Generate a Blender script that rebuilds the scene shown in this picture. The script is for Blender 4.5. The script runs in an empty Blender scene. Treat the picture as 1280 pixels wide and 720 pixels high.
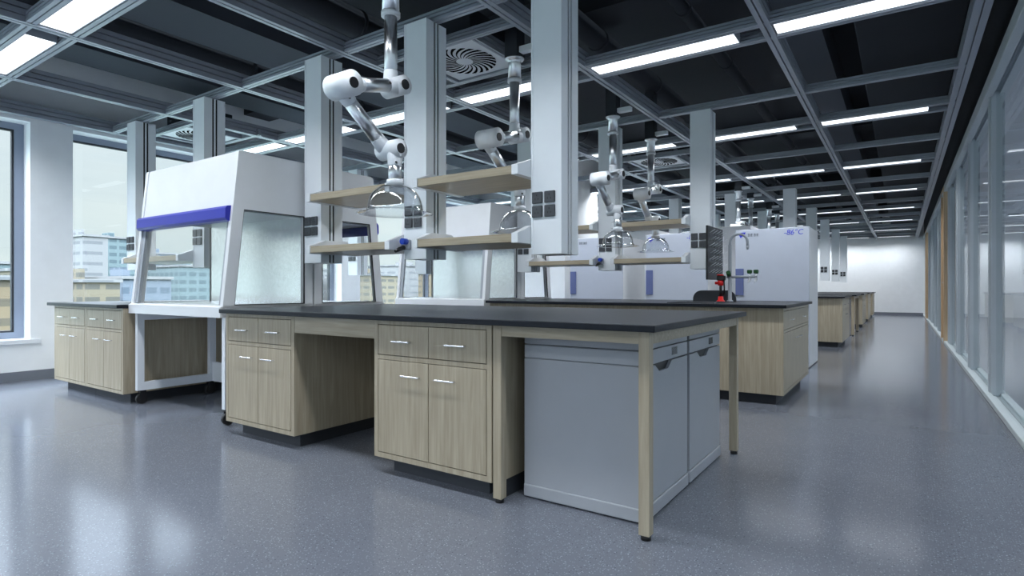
import bpy, bmesh, math, random
from mathutils import Vector, Matrix
random.seed(7)
C = bpy.context.scene
COL = C.collection
PI = math.pi
R = math.radians

# ---------------------------------------------------------------- materials
def srgb(r, g, b):
    f = lambda c: (c/255/12.92) if c/255 <= .04045 else ((c/255+.055)/1.055)**2.4
    return (f(r), f(g), f(b), 1)

def mat(name, col, rough=.5, metal=0., spec=.5, bump=0., bscale=200., var=0., vscale=6., emit=None, coat=0.):
    m = bpy.data.materials.new(name); m.use_nodes = True
    nt = m.node_tree; b = nt.nodes['Principled BSDF']
    b.inputs['Base Color'].default_value = col
    b.inputs['Roughness'].default_value = rough
    b.inputs['Metallic'].default_value = metal
    b.inputs['Specular IOR Level'].default_value = spec
    b.inputs['Coat Weight'].default_value = coat
    if emit:
        b.inputs['Emission Color'].default_value = emit[0]; b.inputs['Emission Strength'].default_value = emit[1]
    tc = nt.nodes.new('ShaderNodeTexCoord')
    n = nt.nodes.new('ShaderNodeTexNoise'); n.inputs['Scale'].default_value = vscale; n.inputs['Detail'].default_value = 4
    nt.links.new(tc.outputs['Object'], n.inputs['Vector'])
    r = nt.nodes.new('ShaderNodeValToRGB')
    v = max(var, .02)
    r.color_ramp.elements[0].position = .3; r.color_ramp.elements[1].position = .7
    r.color_ramp.elements[0].color = (col[0]*(1-v), col[1]*(1-v), col[2]*(1-v), 1)
    r.color_ramp.elements[1].color = (min(1, col[0]*(1+v)), min(1, col[1]*(1+v)), min(1, col[2]*(1+v)), 1)
    nt.links.new(n.outputs['Fac'], r.inputs['Fac']); nt.links.new(r.outputs['Color'], b.inputs['Base Color'])
    if bump:
        n2 = nt.nodes.new('ShaderNodeTexNoise'); n2.inputs['Scale'].default_value = bscale
        nt.links.new(tc.outputs['Object'], n2.inputs['Vector'])
        bp = nt.nodes.new('ShaderNodeBump'); bp.inputs['Strength'].default_value = bump; bp.inputs['Distance'].default_value = .002
        nt.links.new(n2.outputs['Fac'], bp.inputs['Height']); nt.links.new(bp.outputs['Normal'], b.inputs['Normal'])
    return m

def wood_mat(name, c1, c2, sc1=(22, 22, 1.3), sc2=(70, 70, 3)):
    m = bpy.data.materials.new(name); m.use_nodes = True
    nt = m.node_tree; b = nt.nodes['Principled BSDF']
    tc = nt.nodes.new('ShaderNodeTexCoord'); mp = nt.nodes.new('ShaderNodeMapping')
    mp.inputs['Scale'].default_value = sc1
    nt.links.new(tc.outputs['Object'], mp.inputs['Vector'])
    n = nt.nodes.new('ShaderNodeTexNoise'); n.inputs['Scale'].default_value = 2.2; n.inputs['Detail'].default_value = 7; n.inputs['Distortion'].default_value = .7
    nt.links.new(mp.outputs['Vector'], n.inputs['Vector'])
    mp2 = nt.nodes.new('ShaderNodeMapping'); mp2.inputs['Scale'].default_value = sc2
    nt.links.new(tc.outputs['Object'], mp2.inputs['Vector'])
    n2 = nt.nodes.new('ShaderNodeTexNoise'); n2.inputs['Scale'].default_value = 1.; n2.inputs['Detail'].default_value = 4
    nt.links.new(mp2.outputs['Vector'], n2.inputs['Vector'])
    mx = nt.nodes.new('ShaderNodeMath'); mx.operation = 'MULTIPLY_ADD'; mx.inputs[1].default_value = .3
    nt.links.new(n2.outputs['Fac'], mx.inputs[0]); 
    mm = nt.nodes.new('ShaderNodeMath'); mm.operation = 'MULTIPLY'; mm.inputs[1].default_value = .72
    nt.links.new(n.outputs['Fac'], mm.inputs[0]); nt.links.new(mm.outputs[0], mx.inputs[2])
    r = nt.nodes.new('ShaderNodeValToRGB')
    r.color_ramp.elements[0].position = .36; r.color_ramp.elements[0].color = c1
    r.color_ramp.elements[1].position = .68; r.color_ramp.elements[1].color = c2
    nt.links.new(mx.outputs[0], r.inputs['Fac']); nt.links.new(r.outputs['Color'], b.inputs['Base Color'])
    b.inputs['Roughness'].default_value = .42
    return m

def floor_mat():
    m = bpy.data.materials.new('terrazzo_vinyl'); m.use_nodes = True
    nt = m.node_tree; b = nt.nodes['Principled BSDF']
    tc = nt.nodes.new('ShaderNodeTexCoord')
    n = nt.nodes.new('ShaderNodeTexNoise'); n.inputs['Scale'].default_value = 2.5; n.inputs['Detail'].default_value = 5
    nt.links.new(tc.outputs['Object'], n.inputs['Vector'])
    r = nt.nodes.new('ShaderNodeValToRGB')
    r.color_ramp.elements[0].color = (.120, .130, .156, 1); r.color_ramp.elements[1].color = (.146, .157, .186, 1)
    nt.links.new(n.outputs['Fac'], r.inputs['Fac'])
    prev = r.outputs['Color']
    for sc, cut, col, seed in ((85, .16, (.27, .30, .345, 1), 0), (70, .14, (.07, .078, .10, 1), 13.3), (130, .2, (.225, .25, .29, 1), 31.7)):
        mp = nt.nodes.new('ShaderNodeMapping'); mp.inputs['Location'].default_value = (seed, seed*.7, 0)
        nt.links.new(tc.outputs['Object'], mp.inputs['Vector'])
        v = nt.nodes.new('ShaderNodeTexVoronoi'); v.inputs['Scale'].default_value = sc
        nt.links.new(mp.outputs['Vector'], v.inputs['Vector'])
        # only some cells hold a chip
        sep = nt.nodes.new('ShaderNodeSeparateColor'); nt.links.new(v.outputs['Color'], sep.inputs['Color'])
        pick = nt.nodes.new('ShaderNodeMath'); pick.operation = 'LESS_THAN'; pick.inputs[1].default_value = .42
        nt.links.new(sep.outputs[0], pick.inputs[0])
        lt = nt.nodes.new('ShaderNodeMapRange'); lt.inputs['From Min'].default_value = cut+.12; lt.inputs['From Max'].default_value = cut
        nt.links.new(v.outputs['Distance'], lt.inputs['Value'])
        mu = nt.nodes.new('ShaderNodeMath'); mu.operation = 'MULTIPLY'
        nt.links.new(pick.outputs[0], mu.inputs[0]); nt.links.new(lt.outputs['Result'], mu.inputs[1])
        mx = nt.nodes.new('ShaderNodeMix'); mx.data_type = 'RGBA'
        nt.links.new(mu.outputs[0], mx.inputs['Factor']); nt.links.new(prev, mx.inputs['A']); mx.inputs['B'].default_value = col
        prev = mx.outputs['Result']
    nt.links.new(prev, b.inputs['Base Color'])
    b.inputs['Roughness'].default_value = .15
    b.inputs['Specular IOR Level'].default_value = .3
    return m

def glass_mat(name, tint=(1, 1, 1, 1), rough=0., ior=1.5, boost=1.):
    m = bpy.data.materials.new(name); m.use_nodes = True
    nt = m.node_tree; nt.nodes.clear()
    out = nt.nodes.new('ShaderNodeOutputMaterial')
    t = nt.nodes.new('ShaderNodeBsdfTransparent'); t.inputs['Color'].default_value = tint
    g = nt.nodes.new('ShaderNodeBsdfGlossy'); g.inputs['Roughness'].default_value = rough
    f = nt.nodes.new('ShaderNodeFresnel'); f.inputs['IOR'].default_value = ior
    geo = nt.nodes.new('ShaderNodeNewGeometry')
    # inside faces of the pane give no mirror image of their own
    inv = nt.nodes.new('ShaderNodeMath'); inv.operation = 'SUBTRACT'; inv.inputs[0].default_value = 1.
    nt.links.new(geo.outputs['Backfacing'], inv.inputs[1])
    mu = nt.nodes.new('ShaderNodeMath'); mu.operation = 'MULTIPLY'
    b2 = nt.nodes.new('ShaderNodeMath'); b2.operation = 'MULTIPLY'; b2.inputs[1].default_value = boost; b2.use_clamp = True
    nt.links.new(f.outputs[0], b2.inputs[0])
    nt.links.new(b2.outputs[0], mu.inputs[0]); nt.links.new(inv.outputs[0], mu.inputs[1])
    mx = nt.nodes.new('ShaderNodeMixShader')
    nt.links.new(mu.outputs[0], mx.inputs[0]); nt.links.new(t.outputs[0], mx.inputs[1]); nt.links.new(g.outputs[0], mx.inputs[2])
    nt.links.new(mx.outputs[0], out.inputs['Surface'])
    return m

def facade_mat(name, wall, band, fh, fw, gapfrac=.35):
    """building front: rows of windows by world height"""
    m = bpy.data.materials.new(name); m.use_nodes = True
    nt = m.node_tree; b = nt.nodes['Principled BSDF']; b.inputs['Roughness'].default_value = .7
    tc = nt.nodes.new('ShaderNodeTexCoord'); sp = nt.nodes.new('ShaderNodeSeparateXYZ')
    nt.links.new(tc.outputs['Object'], sp.inputs[0])
    def pulse(sock, size, duty):
        d = nt.nodes.new('ShaderNodeMath'); d.operation = 'DIVIDE'; d.inputs[1].default_value = size; nt.links.new(sock, d.inputs[0])
        fr = nt.nodes.new('ShaderNodeMath'); fr.operation = 'FRACT'; nt.links.new(d.outputs[0], fr.inputs[0])
        lt = nt.nodes.new('ShaderNodeMath'); lt.operation = 'LESS_THAN'; lt.inputs[1].default_value = duty; nt.links.new(fr.outputs[0], lt.inputs[0])
        return lt.outputs[0]
    ad = nt.nodes.new('ShaderNodeMath'); ad.operation = 'ADD'; nt.links.new(sp.outputs['X'], ad.inputs[0]); nt.links.new(sp.outputs['Y'], ad.inputs[1])
    p1 = pulse(sp.outputs['Z'], fh, gapfrac); p2 = pulse(ad.outputs[0], fw, .75)
    mu = nt.nodes.new('ShaderNodeMath'); mu.operation = 'MULTIPLY'; nt.links.new(p1, mu.inputs[0]); nt.links.new(p2, mu.inputs[1])
    mx = nt.nodes.new('ShaderNodeMix'); mx.data_type = 'RGBA'; mx.inputs['A'].default_value = wall; mx.inputs['B'].default_value = band
    nt.links.new(mu.outputs[0], mx.inputs['Factor']); nt.links.new(mx.outputs['Result'], b.inputs['Base Color'])
    return m

M = {}
M['floor'] = floor_mat()
M['wood'] = wood_mat('pale_oak', (.318, .268, .188, 1), (.435, .376, .278, 1))
M['wood_h'] = wood_mat('pale_oak_lengthwise', (.318, .268, .188, 1), (.435, .376, .278, 1), (1.3, 22, 22), (3, 70, 70))
M['gap'] = mat('shadow_gap_brown', (.06, .04, .025, 1), .8)
M['worktop'] = mat('slate_epoxy', (.011, .0135, .019, 1), .36, spec=.16, var=.15, vscale=40)
M['plinth'] = mat('charcoal_plinth', (.03, .034, .042, 1), .6)
M['wall'] = mat('white_wall', (.84, .86, .88, 1), .8)
M['white'] = mat('white_powder_coat', (.74, .77, .81, 1), .35)
M['cabwhite'] = mat('white_cabinet_enamel', (.70, .715, .74, 1), .3)
M['colgrey'] = mat('column_pale_grey', (.80, .84, .88, 1), .38)
M['alu'] = mat('aluminium_rail', (.32, .35, .40, 1), .36, metal=.15)
M['void'] = mat('dark_ceiling_void', (.022, .026, .034, 1), .85)
M['voidgrey'] = mat('ceiling_slab_grey', (.055, .064, .082, 1), .85)
M['black'] = mat('black_plastic', (.008, .008, .01, 1), .4)
M['slot'] = mat('matt_black_slot', (.004, .004, .005, 1), .95, spec=.02)
M['rubber'] = mat('black_rubber', (.012, .012, .013, 1), .6)
M['socket'] = mat('graphite_socket', (.055, .06, .07, 1), .45)
M['steel'] = mat('brushed_steel', (.88, .89, .90, 1), .27, metal=1., var=.06, vscale=30)
M['chrome'] = mat('polished_tube', (.66, .68, .71, 1), .30, metal=1.)
M['handle'] = mat('bright_handle', (.85, .86, .88, 1), .25, metal=.7)
M['blue'] = mat('royal_blue_enamel', srgb(30, 38, 158), .35)
M['darkblue'] = mat('deep_blue_plastic', srgb(20, 60, 170), .4)
M['lilac'] = mat('lilac_handle_panel', srgb(92, 103, 148), .5)
M['freezer'] = mat('blue_grey_enamel', (.47, .51, .595, 1), .42)
M['washer'] = mat('silver_enamel', (.365, .38, .408, 1), .38)
M['red'] = mat('safety_red', srgb(215, 25, 25), .4)
M['green'] = mat('valve_green', (.004, .06, .012, 1), .45)
M['grey'] = mat('mid_grey_metal', (.34, .37, .41, 1), .4)
M['frame'] = mat('window_frame_grey', (.25, .29, .37, 1), .4)
M['track'] = mat('partition_frame_grey', (.46, .50, .53, 1), .4)
M['trackl'] = mat('partition_track_pale', (.50, .55, .56, 1), .4)
M['doorwood'] = wood_mat('warm_oak_door', (.50, .35, .21, 1), (.64, .47, .30, 1))
M['skirt'] = mat('grey_skirting', (.16, .175, .21, 1), .5)
M['glass'] = glass_mat('clear_glass', (.985, .989, .99, 1))
M['pglass'] = glass_mat('partition_glass', (.92, .94, .95, 1), ior=1.5, boost=.6)
M['hood'] = glass_mat('clear_acrylic', (.94, .95, .96, 1), rough=.02, ior=1.5, boost=2.)
M['screen'] = mat('dark_display', (.03, .035, .045, 1), .2)
M['panel_light'] = mat('light_diffuser', (.9, .9, .9, 1), .5, emit=((.90, .95, 1, 1), 1.5))
M['textblue'] = mat('printed_blue', srgb(40, 50, 190), .5)
M['textgrey'] = mat('printed_grey', (.10, .11, .14, 1), .5)
M['grill'] = mat('diffuser_plate', (.66, .69, .73, 1), .5)

# ---------------------------------------------------------------- mesh helpers
class MB:
    def __init__(s): s.bm = bmesh.new()
    def box(s, x0, x1, y0, y1, z0, z1, bev=0., seg=1):
        v = [s.bm.verts.new(p) for p in ((x0,y0,z0),(x1,y0,z0),(x1,y1,z0),(x0,y1,z0),(x0,y0,z1),(x1,y0,z1),(x1,y1,z1),(x0,y1,z1))]
        fs = [s.bm.faces.new([v[i] for i in f]) for f in ((3,2,1,0),(4,5,6,7),(0,1,5,4),(1,2,6,5),(2,3,7,6),(3,0,4,7))]
        if bev:
            es = {e for f in fs for e in f.edges}
            bmesh.ops.bevel(s.bm, geom=list(es), offset=bev, segments=seg, affect='EDGES', profile=.5)
        return s
    def prism(s, pts, axis, a0, a1):
        """polygon pts (2-D) extruded along axis. axis x: (y,z); y: (x,z); z: (x,y)"""
        def P(p, a):
            return {'x': (a, p[0], p[1]), 'y': (p[0], a, p[1]), 'z': (p[0], p[1], a)}[axis]
        A = [s.bm.verts.new(P(p, a0)) for p in pts]; B = [s.bm.verts.new(P(p, a1)) for p in pts]
        n = len(pts)
        fs = [s.bm.faces.new(A), s.bm.faces.new(B[::-1])]
        for i in range(n):
            fs.append(s.bm.faces.new((A[i], B[i], B[(i+1) % n], A[(i+1) % n])))
        bmesh.ops.recalc_face_normals(s.bm, faces=fs)
        return s
    def tube(s, pts, r, seg=16, cap=True):
        """round tube through points; r scalar or list"""
        pts = [Vector(p) for p in pts]; n = len(pts)
        rr = r if isinstance(r, (list, tuple)) else [r]*n
        rings = []; up = None
        for i, p in enumerate(pts):
            d = (pts[min(i+1, n-1)]-pts[max(i-1, 0)])
            d = d.normalized() if d.length > 1e-9 else Vector((0, 0, 1))
            if up is None:
                up = Vector((0, 0, 1)) if abs(d.z) < .9 else Vector((1, 0, 0))
            a = d.cross(up)
            if a.length < 1e-4: a = d.cross(Vector((0, 1, 0)))
            a.normalize(); b = a.cross(d).normalized(); up = b
            rings.append([s.bm.verts.new(p+(a*math.cos(2*PI*k/seg)+b*math.sin(2*PI*k/seg))*rr[i]) for k in range(seg)])
        fs = []
        for i in range(n-1):
            for k in range(seg):
                fs.append(s.bm.faces.new((rings[i][k], rings[i][(k+1) % seg], rings[i+1][(k+1) % seg], rings[i+1][k])))
        for f in fs: f.smooth = True
        if cap:
            fs.append(s.bm.faces.new(rings[0][::-1])); fs.append(s.bm.faces.new(rings[-1]))
        bmesh.ops.recalc_face_normals(s.bm, faces=fs)
        return s
    def cyl(s, p0, p1, r, seg=20): return s.tube([p0, p1], r, seg)
    def lathe(s, c, prof, seg=32):
        """profile (r,z) round a vertical axis through c"""
        rings = []
        for r, z in prof:
            rings.append([s.bm.verts.new((c[0]+r*math.cos(2*PI*k/seg), c[1]+r*math.sin(2*PI*k/seg), c[2]+z)) for k in range(seg)])
        fs = []
        for i in range(len(prof)-1):
            for k in range(seg):
                f = s.bm.faces.new((rings[i][k], rings[i][(k+1) % seg], rings[i+1][(k+1) % seg], rings[i+1][k])); f.smooth = True; fs.append(f)
        bmesh.ops.recalc_face_normals(s.bm, faces=fs)
        return s
    def build(s, name, m, parent=None, base=None):
        off = Vector((0, 0, 0)); p = parent
        while p is not None: off += p.location; p = p.parent
        loc = Vector((0, 0, 0))
        if parent is None:
            vs = [v.co for v in s.bm.verts]
            lo = [min(v[i] for v in vs) for i in range(3)]; hi = [max(v[i] for v in vs) for i in range(3)]
            loc = Vector(((lo[0]+hi[0])/2, (lo[1]+hi[1])/2, lo[2]))
            off = loc
        for v in s.bm.verts: v.co -= off
        me = bpy.data.meshes.new(name); s.bm.to_mesh(me); s.bm.free()
        me.materials.append(m)
        o = bpy.data.objects.new(name, me); COL.objects.link(o)
        o.location = loc
        if parent is not None: o.parent = parent
        return o

def tag(o, label=None, cat=None, group=None, kind=None):
    if label: o['label'] = label
    if cat: o['category'] = cat
    if group: o['group'] = group
    if kind: o['kind'] = kind
    return o
def thing(name, loc, label, cat, group=None, kind=None):
    o = bpy.data.objects.new(name, None); COL.objects.link(o); o.location = loc; o.empty_display_size = .1
    return tag(o, label, cat, group, kind)
def dup(o, loc, rotz=0., label=None, parent=None):
    c = o.copy(); COL.objects.link(c)
    if parent is None:
        c.location = loc; c.rotation_euler = (0, 0, rotz)
        if label: c['label'] = label
    else: c.parent = parent
    for ch in o.children: dup(ch, None, parent=c)
    return c
def sub(o, names):
    """drop named parts from a copy"""
    for ch in list(o.children):
        if ch.name.split('.')[0] in names:
            for g in list(ch.children): bpy.data.objects.remove(g)
            bpy.data.objects.remove(ch)
ORD = ['first', 'second', 'third', 'fourth', 'fifth', 'sixth', 'seventh', 'eighth', 'ninth', 'tenth', 'eleventh']

# ---------------------------------------------------------------- sizes
WX = -7.87      # window wall
FY = 25.5       # far wall
ZC = 2.84       # underside of ceiling grid
BK = -3.2       # wall behind the viewer
PX = .62        # partition

# ---------------------------------------------------------------- room shell
tag(MB().box(WX-.3, 6.2, BK-.2, FY+.2, -.1, 0).build('floor', M['floor']), 'blue-grey speckled vinyl floor', 'floor', kind='structure')
tag(MB().box(WX-.3, PX+.1, BK-.2, FY+.2, 3.75, 3.9).build('ceiling', M['void']), 'dark concrete slab above the open grid', 'ceiling', kind='structure')
tag(MB().box(WX-.3, 6.2, FY, FY+.2, 0, 3.75).build('wall_far', M['wall']), 'white wall at the far end of the room', 'wall', kind='structure')
nb = MB(); nb.box(WX-.3, 6.2, BK-.2, BK, 0, .4); nb.box(WX-.3, 6.2, BK-.2, BK, 2.9, 3.75)
nx = [(-7.6, -5.0), (-4.6, -2.0), (-1.6, 1.0), (1.4, 4.0)]
xs = [WX-.3]+[v for w in nx for v in w]+[6.2]
for i in range(0, len(xs), 2): nb.box(xs[i], xs[i+1], BK-.2, BK, .4, 2.9)
tag(nb.build('wall_near', M['wall']), 'white wall behind the viewer, with unseen windows added for daylight', 'wall', kind='structure')
for i, (a, b) in enumerate(nx):  # out-of-view windows, added so the sky brightens the front faces
    f = MB(); f.box(a, a+.08, BK-.15, BK-.08, .4, 2.9); f.box(b-.08, b, BK-.15, BK-.08, .4, 2.9); f.box(a+.08, b-.08, BK-.15, BK-.08, .4, .48); f.box(a+.08, b-.08, BK-.15, BK-.08, 2.82, 2.9)
    w = f.build('window_%d' % (i+7), M['frame']); tag(w, kind='structure')
    MB().box(a+.08, b-.08, BK-.12, BK-.11, .48, 2.82).build('glass_pane', M['glass'], w)
cb = MB(); cb.box(6, 6.2, BK, FY, 0, .3); cb.box(6, 6.2, BK, FY, 2.75, 3.75)
cw = [(-2.8+4.1*i, -2.8+4.1*i+3.7) for i in range(6)]
cs = [BK]+[v for w in cw for v in w]+[FY]
for i in range(0, len(cs), 2): cb.box(6, 6.2, cs[i], cs[i+1], .3, 2.75)
tag(cb.build('wall_right', M['wall']), 'white wall beyond the corridor, with unseen windows added for daylight', 'wall', kind='structure')
for i, (a, b) in enumerate(cw):  # unseen openings added here to bring sky light in from the right
    f = MB(); f.box(6.08, 6.15, a, a+.08, .3, 2.75); f.box(6.08, 6.15, b-.08, b, .3, 2.75); f.box(6.08, 6.15, a+.08, b-.08, .3, .38); f.box(6.08, 6.15, a+.08, b-.08, 2.67, 2.75)
    w = f.build('window_%d' % (i+11), M['frame']); tag(w, kind='structure')
    MB().box(6.11, 6.12, a+.08, b-.08, .38, 2.67).build('glass_pane', M['glass'], w)
tag(MB().box(PX+.1, 6.2, BK-.2, FY+.2, 2.86, 2.95).build('ceiling_corridor', mat('corridor_ceiling', (.82, .82, .84, 1), .8)), 'pale ceiling beyond the glass partition', 'ceiling', kind='structure')
tag(MB().box(PX+.02, PX+.16, BK, FY, 2.86, 3.75).build('trim_1', M['void']), 'dark bulkhead above the glass partition', 'bulkhead', kind='structure')

wins = [(-2.9, 2.24), (2.63, 6.45), (6.85, 10.7), (11.1, 15.0), (15.4, 19.2), (19.6, 23.9)]
SZ, HZ = .445, 2.81
wb = MB()
wb.box(WX-.3, WX, BK, FY, 0, SZ-.05); wb.box(WX-.3, WX, BK, FY, HZ, 3.75)
ys = [BK]+[v for w in wins for v in w]+[FY]
for i in range(0, len(ys), 2):
    wb.box(WX-.3, WX, ys[i], ys[i+1], SZ-.05, HZ)
tag(wb.build('wall_left', M['wall']), 'white window wall with narrow piers', 'wall', kind='structure')
for i, (a, b) in enumerate(wins):
    w = thing('window_%d' % (i+1), ((WX-.15), (a+b)/2, SZ), None, None, kind='structure')
    f = MB(); x0, x1 = WX-.27, WX-.20
    f.box(x0, x1, a, a+.045, SZ, HZ); f.box(x0, x1, b-.085, b, SZ, HZ)
    f.box(x0, x1, a+.045, b-.085, SZ, SZ+.07); f.box(x0, x1, a+.045, b-.085, HZ-.07, HZ)
    mid = (a+b)/2; zl, zh = SZ+.07, HZ-.07
    f.box(x0, x1, mid-.045, mid+.045, zl, zh)
    fo = f.build('window_frame', M['frame'], w)
    g = MB(); t = .02; lights_ = ((a+.045, mid-.045), (mid+.045, b-.085))
    for u, v in lights_:
        g.box(x0+.02, x1-.005, u, u+t, zl, zh); g.box(x0+.02, x1-.005, v-t, v, zl, zh)
        g.box(x0+.02, x1-.005, u+t, v-t, zl, zl+t); g.box(x0+.02, x1-.005, u+t, v-t, zh-t, zh)
    g.build('gasket', M['plinth'], w)
    p = MB()
    for u, v in lights_: p.box(x0+.035, x0+.047, u+t, v-t, zl+t, zh-t)
    p.build('glass_pane', M['glass'], w)
    MB().box(WX-.20, WX+.03, a-.09, b+.09, SZ-.05, SZ, .004).build('window_sill', M['white'], w)
tag(MB().box(WX, WX+.018, BK, FY, 0, .1).build('baseboard_left', M['skirt']), 'grey skirting under the windows', 'skirting', kind='structure')
tag(MB().box(WX+.018, PX, FY-.018, FY, 0, .1).build('baseboard_far', M['skirt']), 'grey skirting along the far wall', 'skirting', kind='structure')

# square structural pillar among the benches
tag(MB().box(-6.17, -5.0, 9.05, 10.4, 0, 3.75).build('wall_pillar', M['wall']), 'white structural pillar behind the freezers', 'pillar', kind='structure')

# glass partition on the right
gp = thing('wall_glass_partition', (PX+.08, 10, 0), 'full-height grey-framed glass partition along the aisle', 'partition', kind='structure')
tr = MB()
tr.box(PX, PX+.05, BK, FY, 0, .045, .004); tr.box(PX+.05, PX+.11, BK, FY, 0, .02); tr.box(PX+.11, PX+.17, BK, FY, 0, .045, .004)
tr.build('floor_track', M['trackl'], gp)
hd = MB(); hd.box(PX, PX+.06, BK, FY, 2.74, 2.86, .004); hd.box(PX+.06, PX+.11, BK, FY, 2.79, 2.86); hd.box(PX+.11, PX+.17, BK, FY, 2.76, 2.86)
hd.build('head_rail', M['track'], gp)
posts = [-1.2, .8, 2.8, 4.8, 6.83, 8.85, 10.75, 12.55]
doors = [(13.05, 13.8), (22.3, 23.1)]
posts += [14.3, 16.2, 18.1, 20.0, 21.8, 23.8]
for y in posts:
    p = MB(); p.box(PX+.045, PX+.145, y-.05, y+.05, .02, 2.80, .005)
    p.box(PX+.035, PX+.046, y-.035, y-.012, .045, 2.78); p.box(PX+.035, PX+.046, y+.012, y+.035, .045, 2.78)
    p.build('post', M['track'], gp)
ps = sorted(posts)
for i in range(len(ps)-1):
    a, b = ps[i]+.05, ps[i+1]-.05
    segs = [(a, b)]
    for d0, d1 in doors:
        if a < d0 < b: segs = [(a, d0-.06), (d1+.06, b)]
    for u, v in segs:
        if v-u > .05: MB().box(PX+.082, PX+.092, u, v, .02, 2.79).build('glass_pane', M['pglass'], gp)
for i, (a, b) in enumerate(doors):
    d = thing('door_%d' % (i+1), (PX+.08, (a+b)/2, 0), 'oak door set in the glass partition', 'door', kind='structure')
    f = MB(); f.box(PX-.005, PX+.175, a-.06, a, 0, 2.84); f.box(PX-.005, PX+.175, b, b+.06, 0, 2.84); f.box(PX-.005, PX+.175, a, b, 2.78, 2.84)
    f.build('door_frame', M['doorwood'], d)
    MB().box(PX+.05, PX+.095, a+.004, b-.004, .008, 2.775, .003).build('door_leaf', M['doorwood'], d)
    h = MB(); h.tube([(PX+.05, a+.08, 1.1), (PX+.0, a+.08, 1.1), (PX+.0, a+.2, 1.1)], .009, 10); h.box(PX+.04, PX+.05, a+.06, a+.1, 1.0, 1.2)
    h.build('door_handle', M['steel'], d)

# ---------------------------------------------------------------- ceiling grid
RX = [.435, -.80, -2.22, -3.64, -5.06, -6.49, -7.77]
ROWR = [.15, 3.01, 6.07, 8.85, 11.77, 14.78, 17.65, 20.65, 23.6]
ROWL = [-1.33, 1.57, 4.465, 7.33, 10.22, 13.1, 16.05, 18.95, 21.95, 24.85]
cg = thing('ceiling_grid', (-3.6, 10, ZC), 'aluminium ceiling grid of grooved rails carrying lights and columns', 'ceiling grid', kind='structure')
def rail_profile(w, h):
    g, d = (.011, .022) if h > .1 else (.008, .016)
    hw = w/2
    return [(-hw, h), (-hw, h*.74), (-hw+d, h*.74), (-hw+d, h*.74-g), (-hw, h*.74-g), (-hw, h*.38), (-hw+d, h*.38), (-hw+d, h*.38-g), (-hw, h*.38-g), (-hw, 0),
            (-g/2, 0), (-g/2, d), (g/2, d), (g/2, 0), (hw, 0),
            (hw, h*.38-g), (hw-d, h*.38-g), (hw-d, h*.38), (hw, h*.38), (hw, h*.74-g), (hw-d, h*.74-g), (hw-d, h*.74), (hw, h*.74), (hw, h)]
def rail_y(x, y0, y1, w=.075, h=.13, z=ZC):
    MB().prism([(x+a, z+b) for a, b in rail_profile(w, h)], 'y', y0, y1).build('rail', M['alu'], cg)
def rail_x(y, x0, x1, w=.062, h=.072, z=ZC+.004):
    MB().prism([(y+a, z+b) for a, b in rail_profile(w, h)], 'x', x0, x1).build('rail', M['alu'], cg)
for x in RX: rail_y(x, BK+.02, FY-.02, w=.10 if x > 0 else .075)
for y in ROWR: rail_x(y, WX+.02, .48)
for y in ROWL:
    rail_x(y-.135, WX+.02, .48); rail_x(y+.135, WX+.02, .48)
for cx, cy in ((-2.975, 3.69), (-7.13, 3.69), (-2.975, 8.25), (-2.975, 12.4)):
    for dy in (-.345, .345): rail_x(cy+dy, cx-.71, cx+.72, w=.05, h=.07)
    for dx in (-.345, .345): rail_y(cx+dx, cy-.32, cy+.32, w=.04, h=.1, z=ZC+.004)

def ordw(i): return ORD[i]
# ceiling lights: one prototype per length
def make_light(L):
    t = thing('ceiling_light', (0, 0, ZC+.03), '', 'ceiling light', 'ceiling light panels')
    z = ZC+.03
    f = MB(); f.box(0, L, -.098, -.0935, z-.02, z+.05); f.box(0, L, .0935, .098, z-.02, z+.05)
    f.box(0, .004, -.0935, .0935, z-.02, z+.05); f.box(L-.004, L, -.0935, .0935, z-.02, z+.05); f.box(.004, L-.004, -.0935, .0935, z+.035, z+.05)
    f.build('housing', M['grey'], t)
    MB().box(.0045, L-.0045, -.093, .093, z-.016, z+.0).build('diffuser', M['panel_light'], t)
    ld = bpy.data.lights.new('strip_lamp', 'AREA'); ld.shape = 'RECTANGLE'; ld.size = L-.02; ld.size_y = .18
    ld.energy = 16.*L/1.16; ld.color = (.90, .95, 1.); ld.spread = R(142)
    lo = bpy.data.objects.new('strip_lamp', ld); COL.objects.link(lo); lo.parent = t; lo.location = (L/2, 0, -.018)
    return t
lp = {}
bayn = ['next to the glass partition', 'second from the glass partition', 'third from the glass partition', 'third from the windows', 'second from the windows', 'next to the windows']
for ri, y in enumerate(ROWL):
    for bi in range(6):
        x0 = RX[bi+1]+.045
        L = .98 if bi == 0 else (1.1 if bi == 5 else 1.16)
        rn = 'row behind the viewer' if ri == 0 else '%s row from the viewer' % ORD[ri-1]
        lab = 'white ceiling light, %s, %s' % (rn, bayn[bi])
        if L not in lp:
            t = make_light(L); t['label'] = lab; lp[L] = t; t.location = (x0, y, ZC+.03)
        else: dup(lp[L], (x0, y, ZC+.03), 0, lab)

for i, y in enumerate(ROWL):  # two lines of lights added to brighten the space behind the glass
    c = dup(lp[1.16], (2.2, y, ZC-.01), 0, 'added fill light beyond the glass partition, %s from the viewer' % ('just behind' if i == 0 else ORD[i-1]))
    c['group'] = 'added corridor fill lights'
    c = dup(lp[1.16], (4.2, y, ZC-.01), 0, 'added fill light far beyond the glass partition, %s from the viewer' % ('just behind' if i == 0 else ORD[i-1]))
    c['group'] = 'added corridor fill lights'
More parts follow.
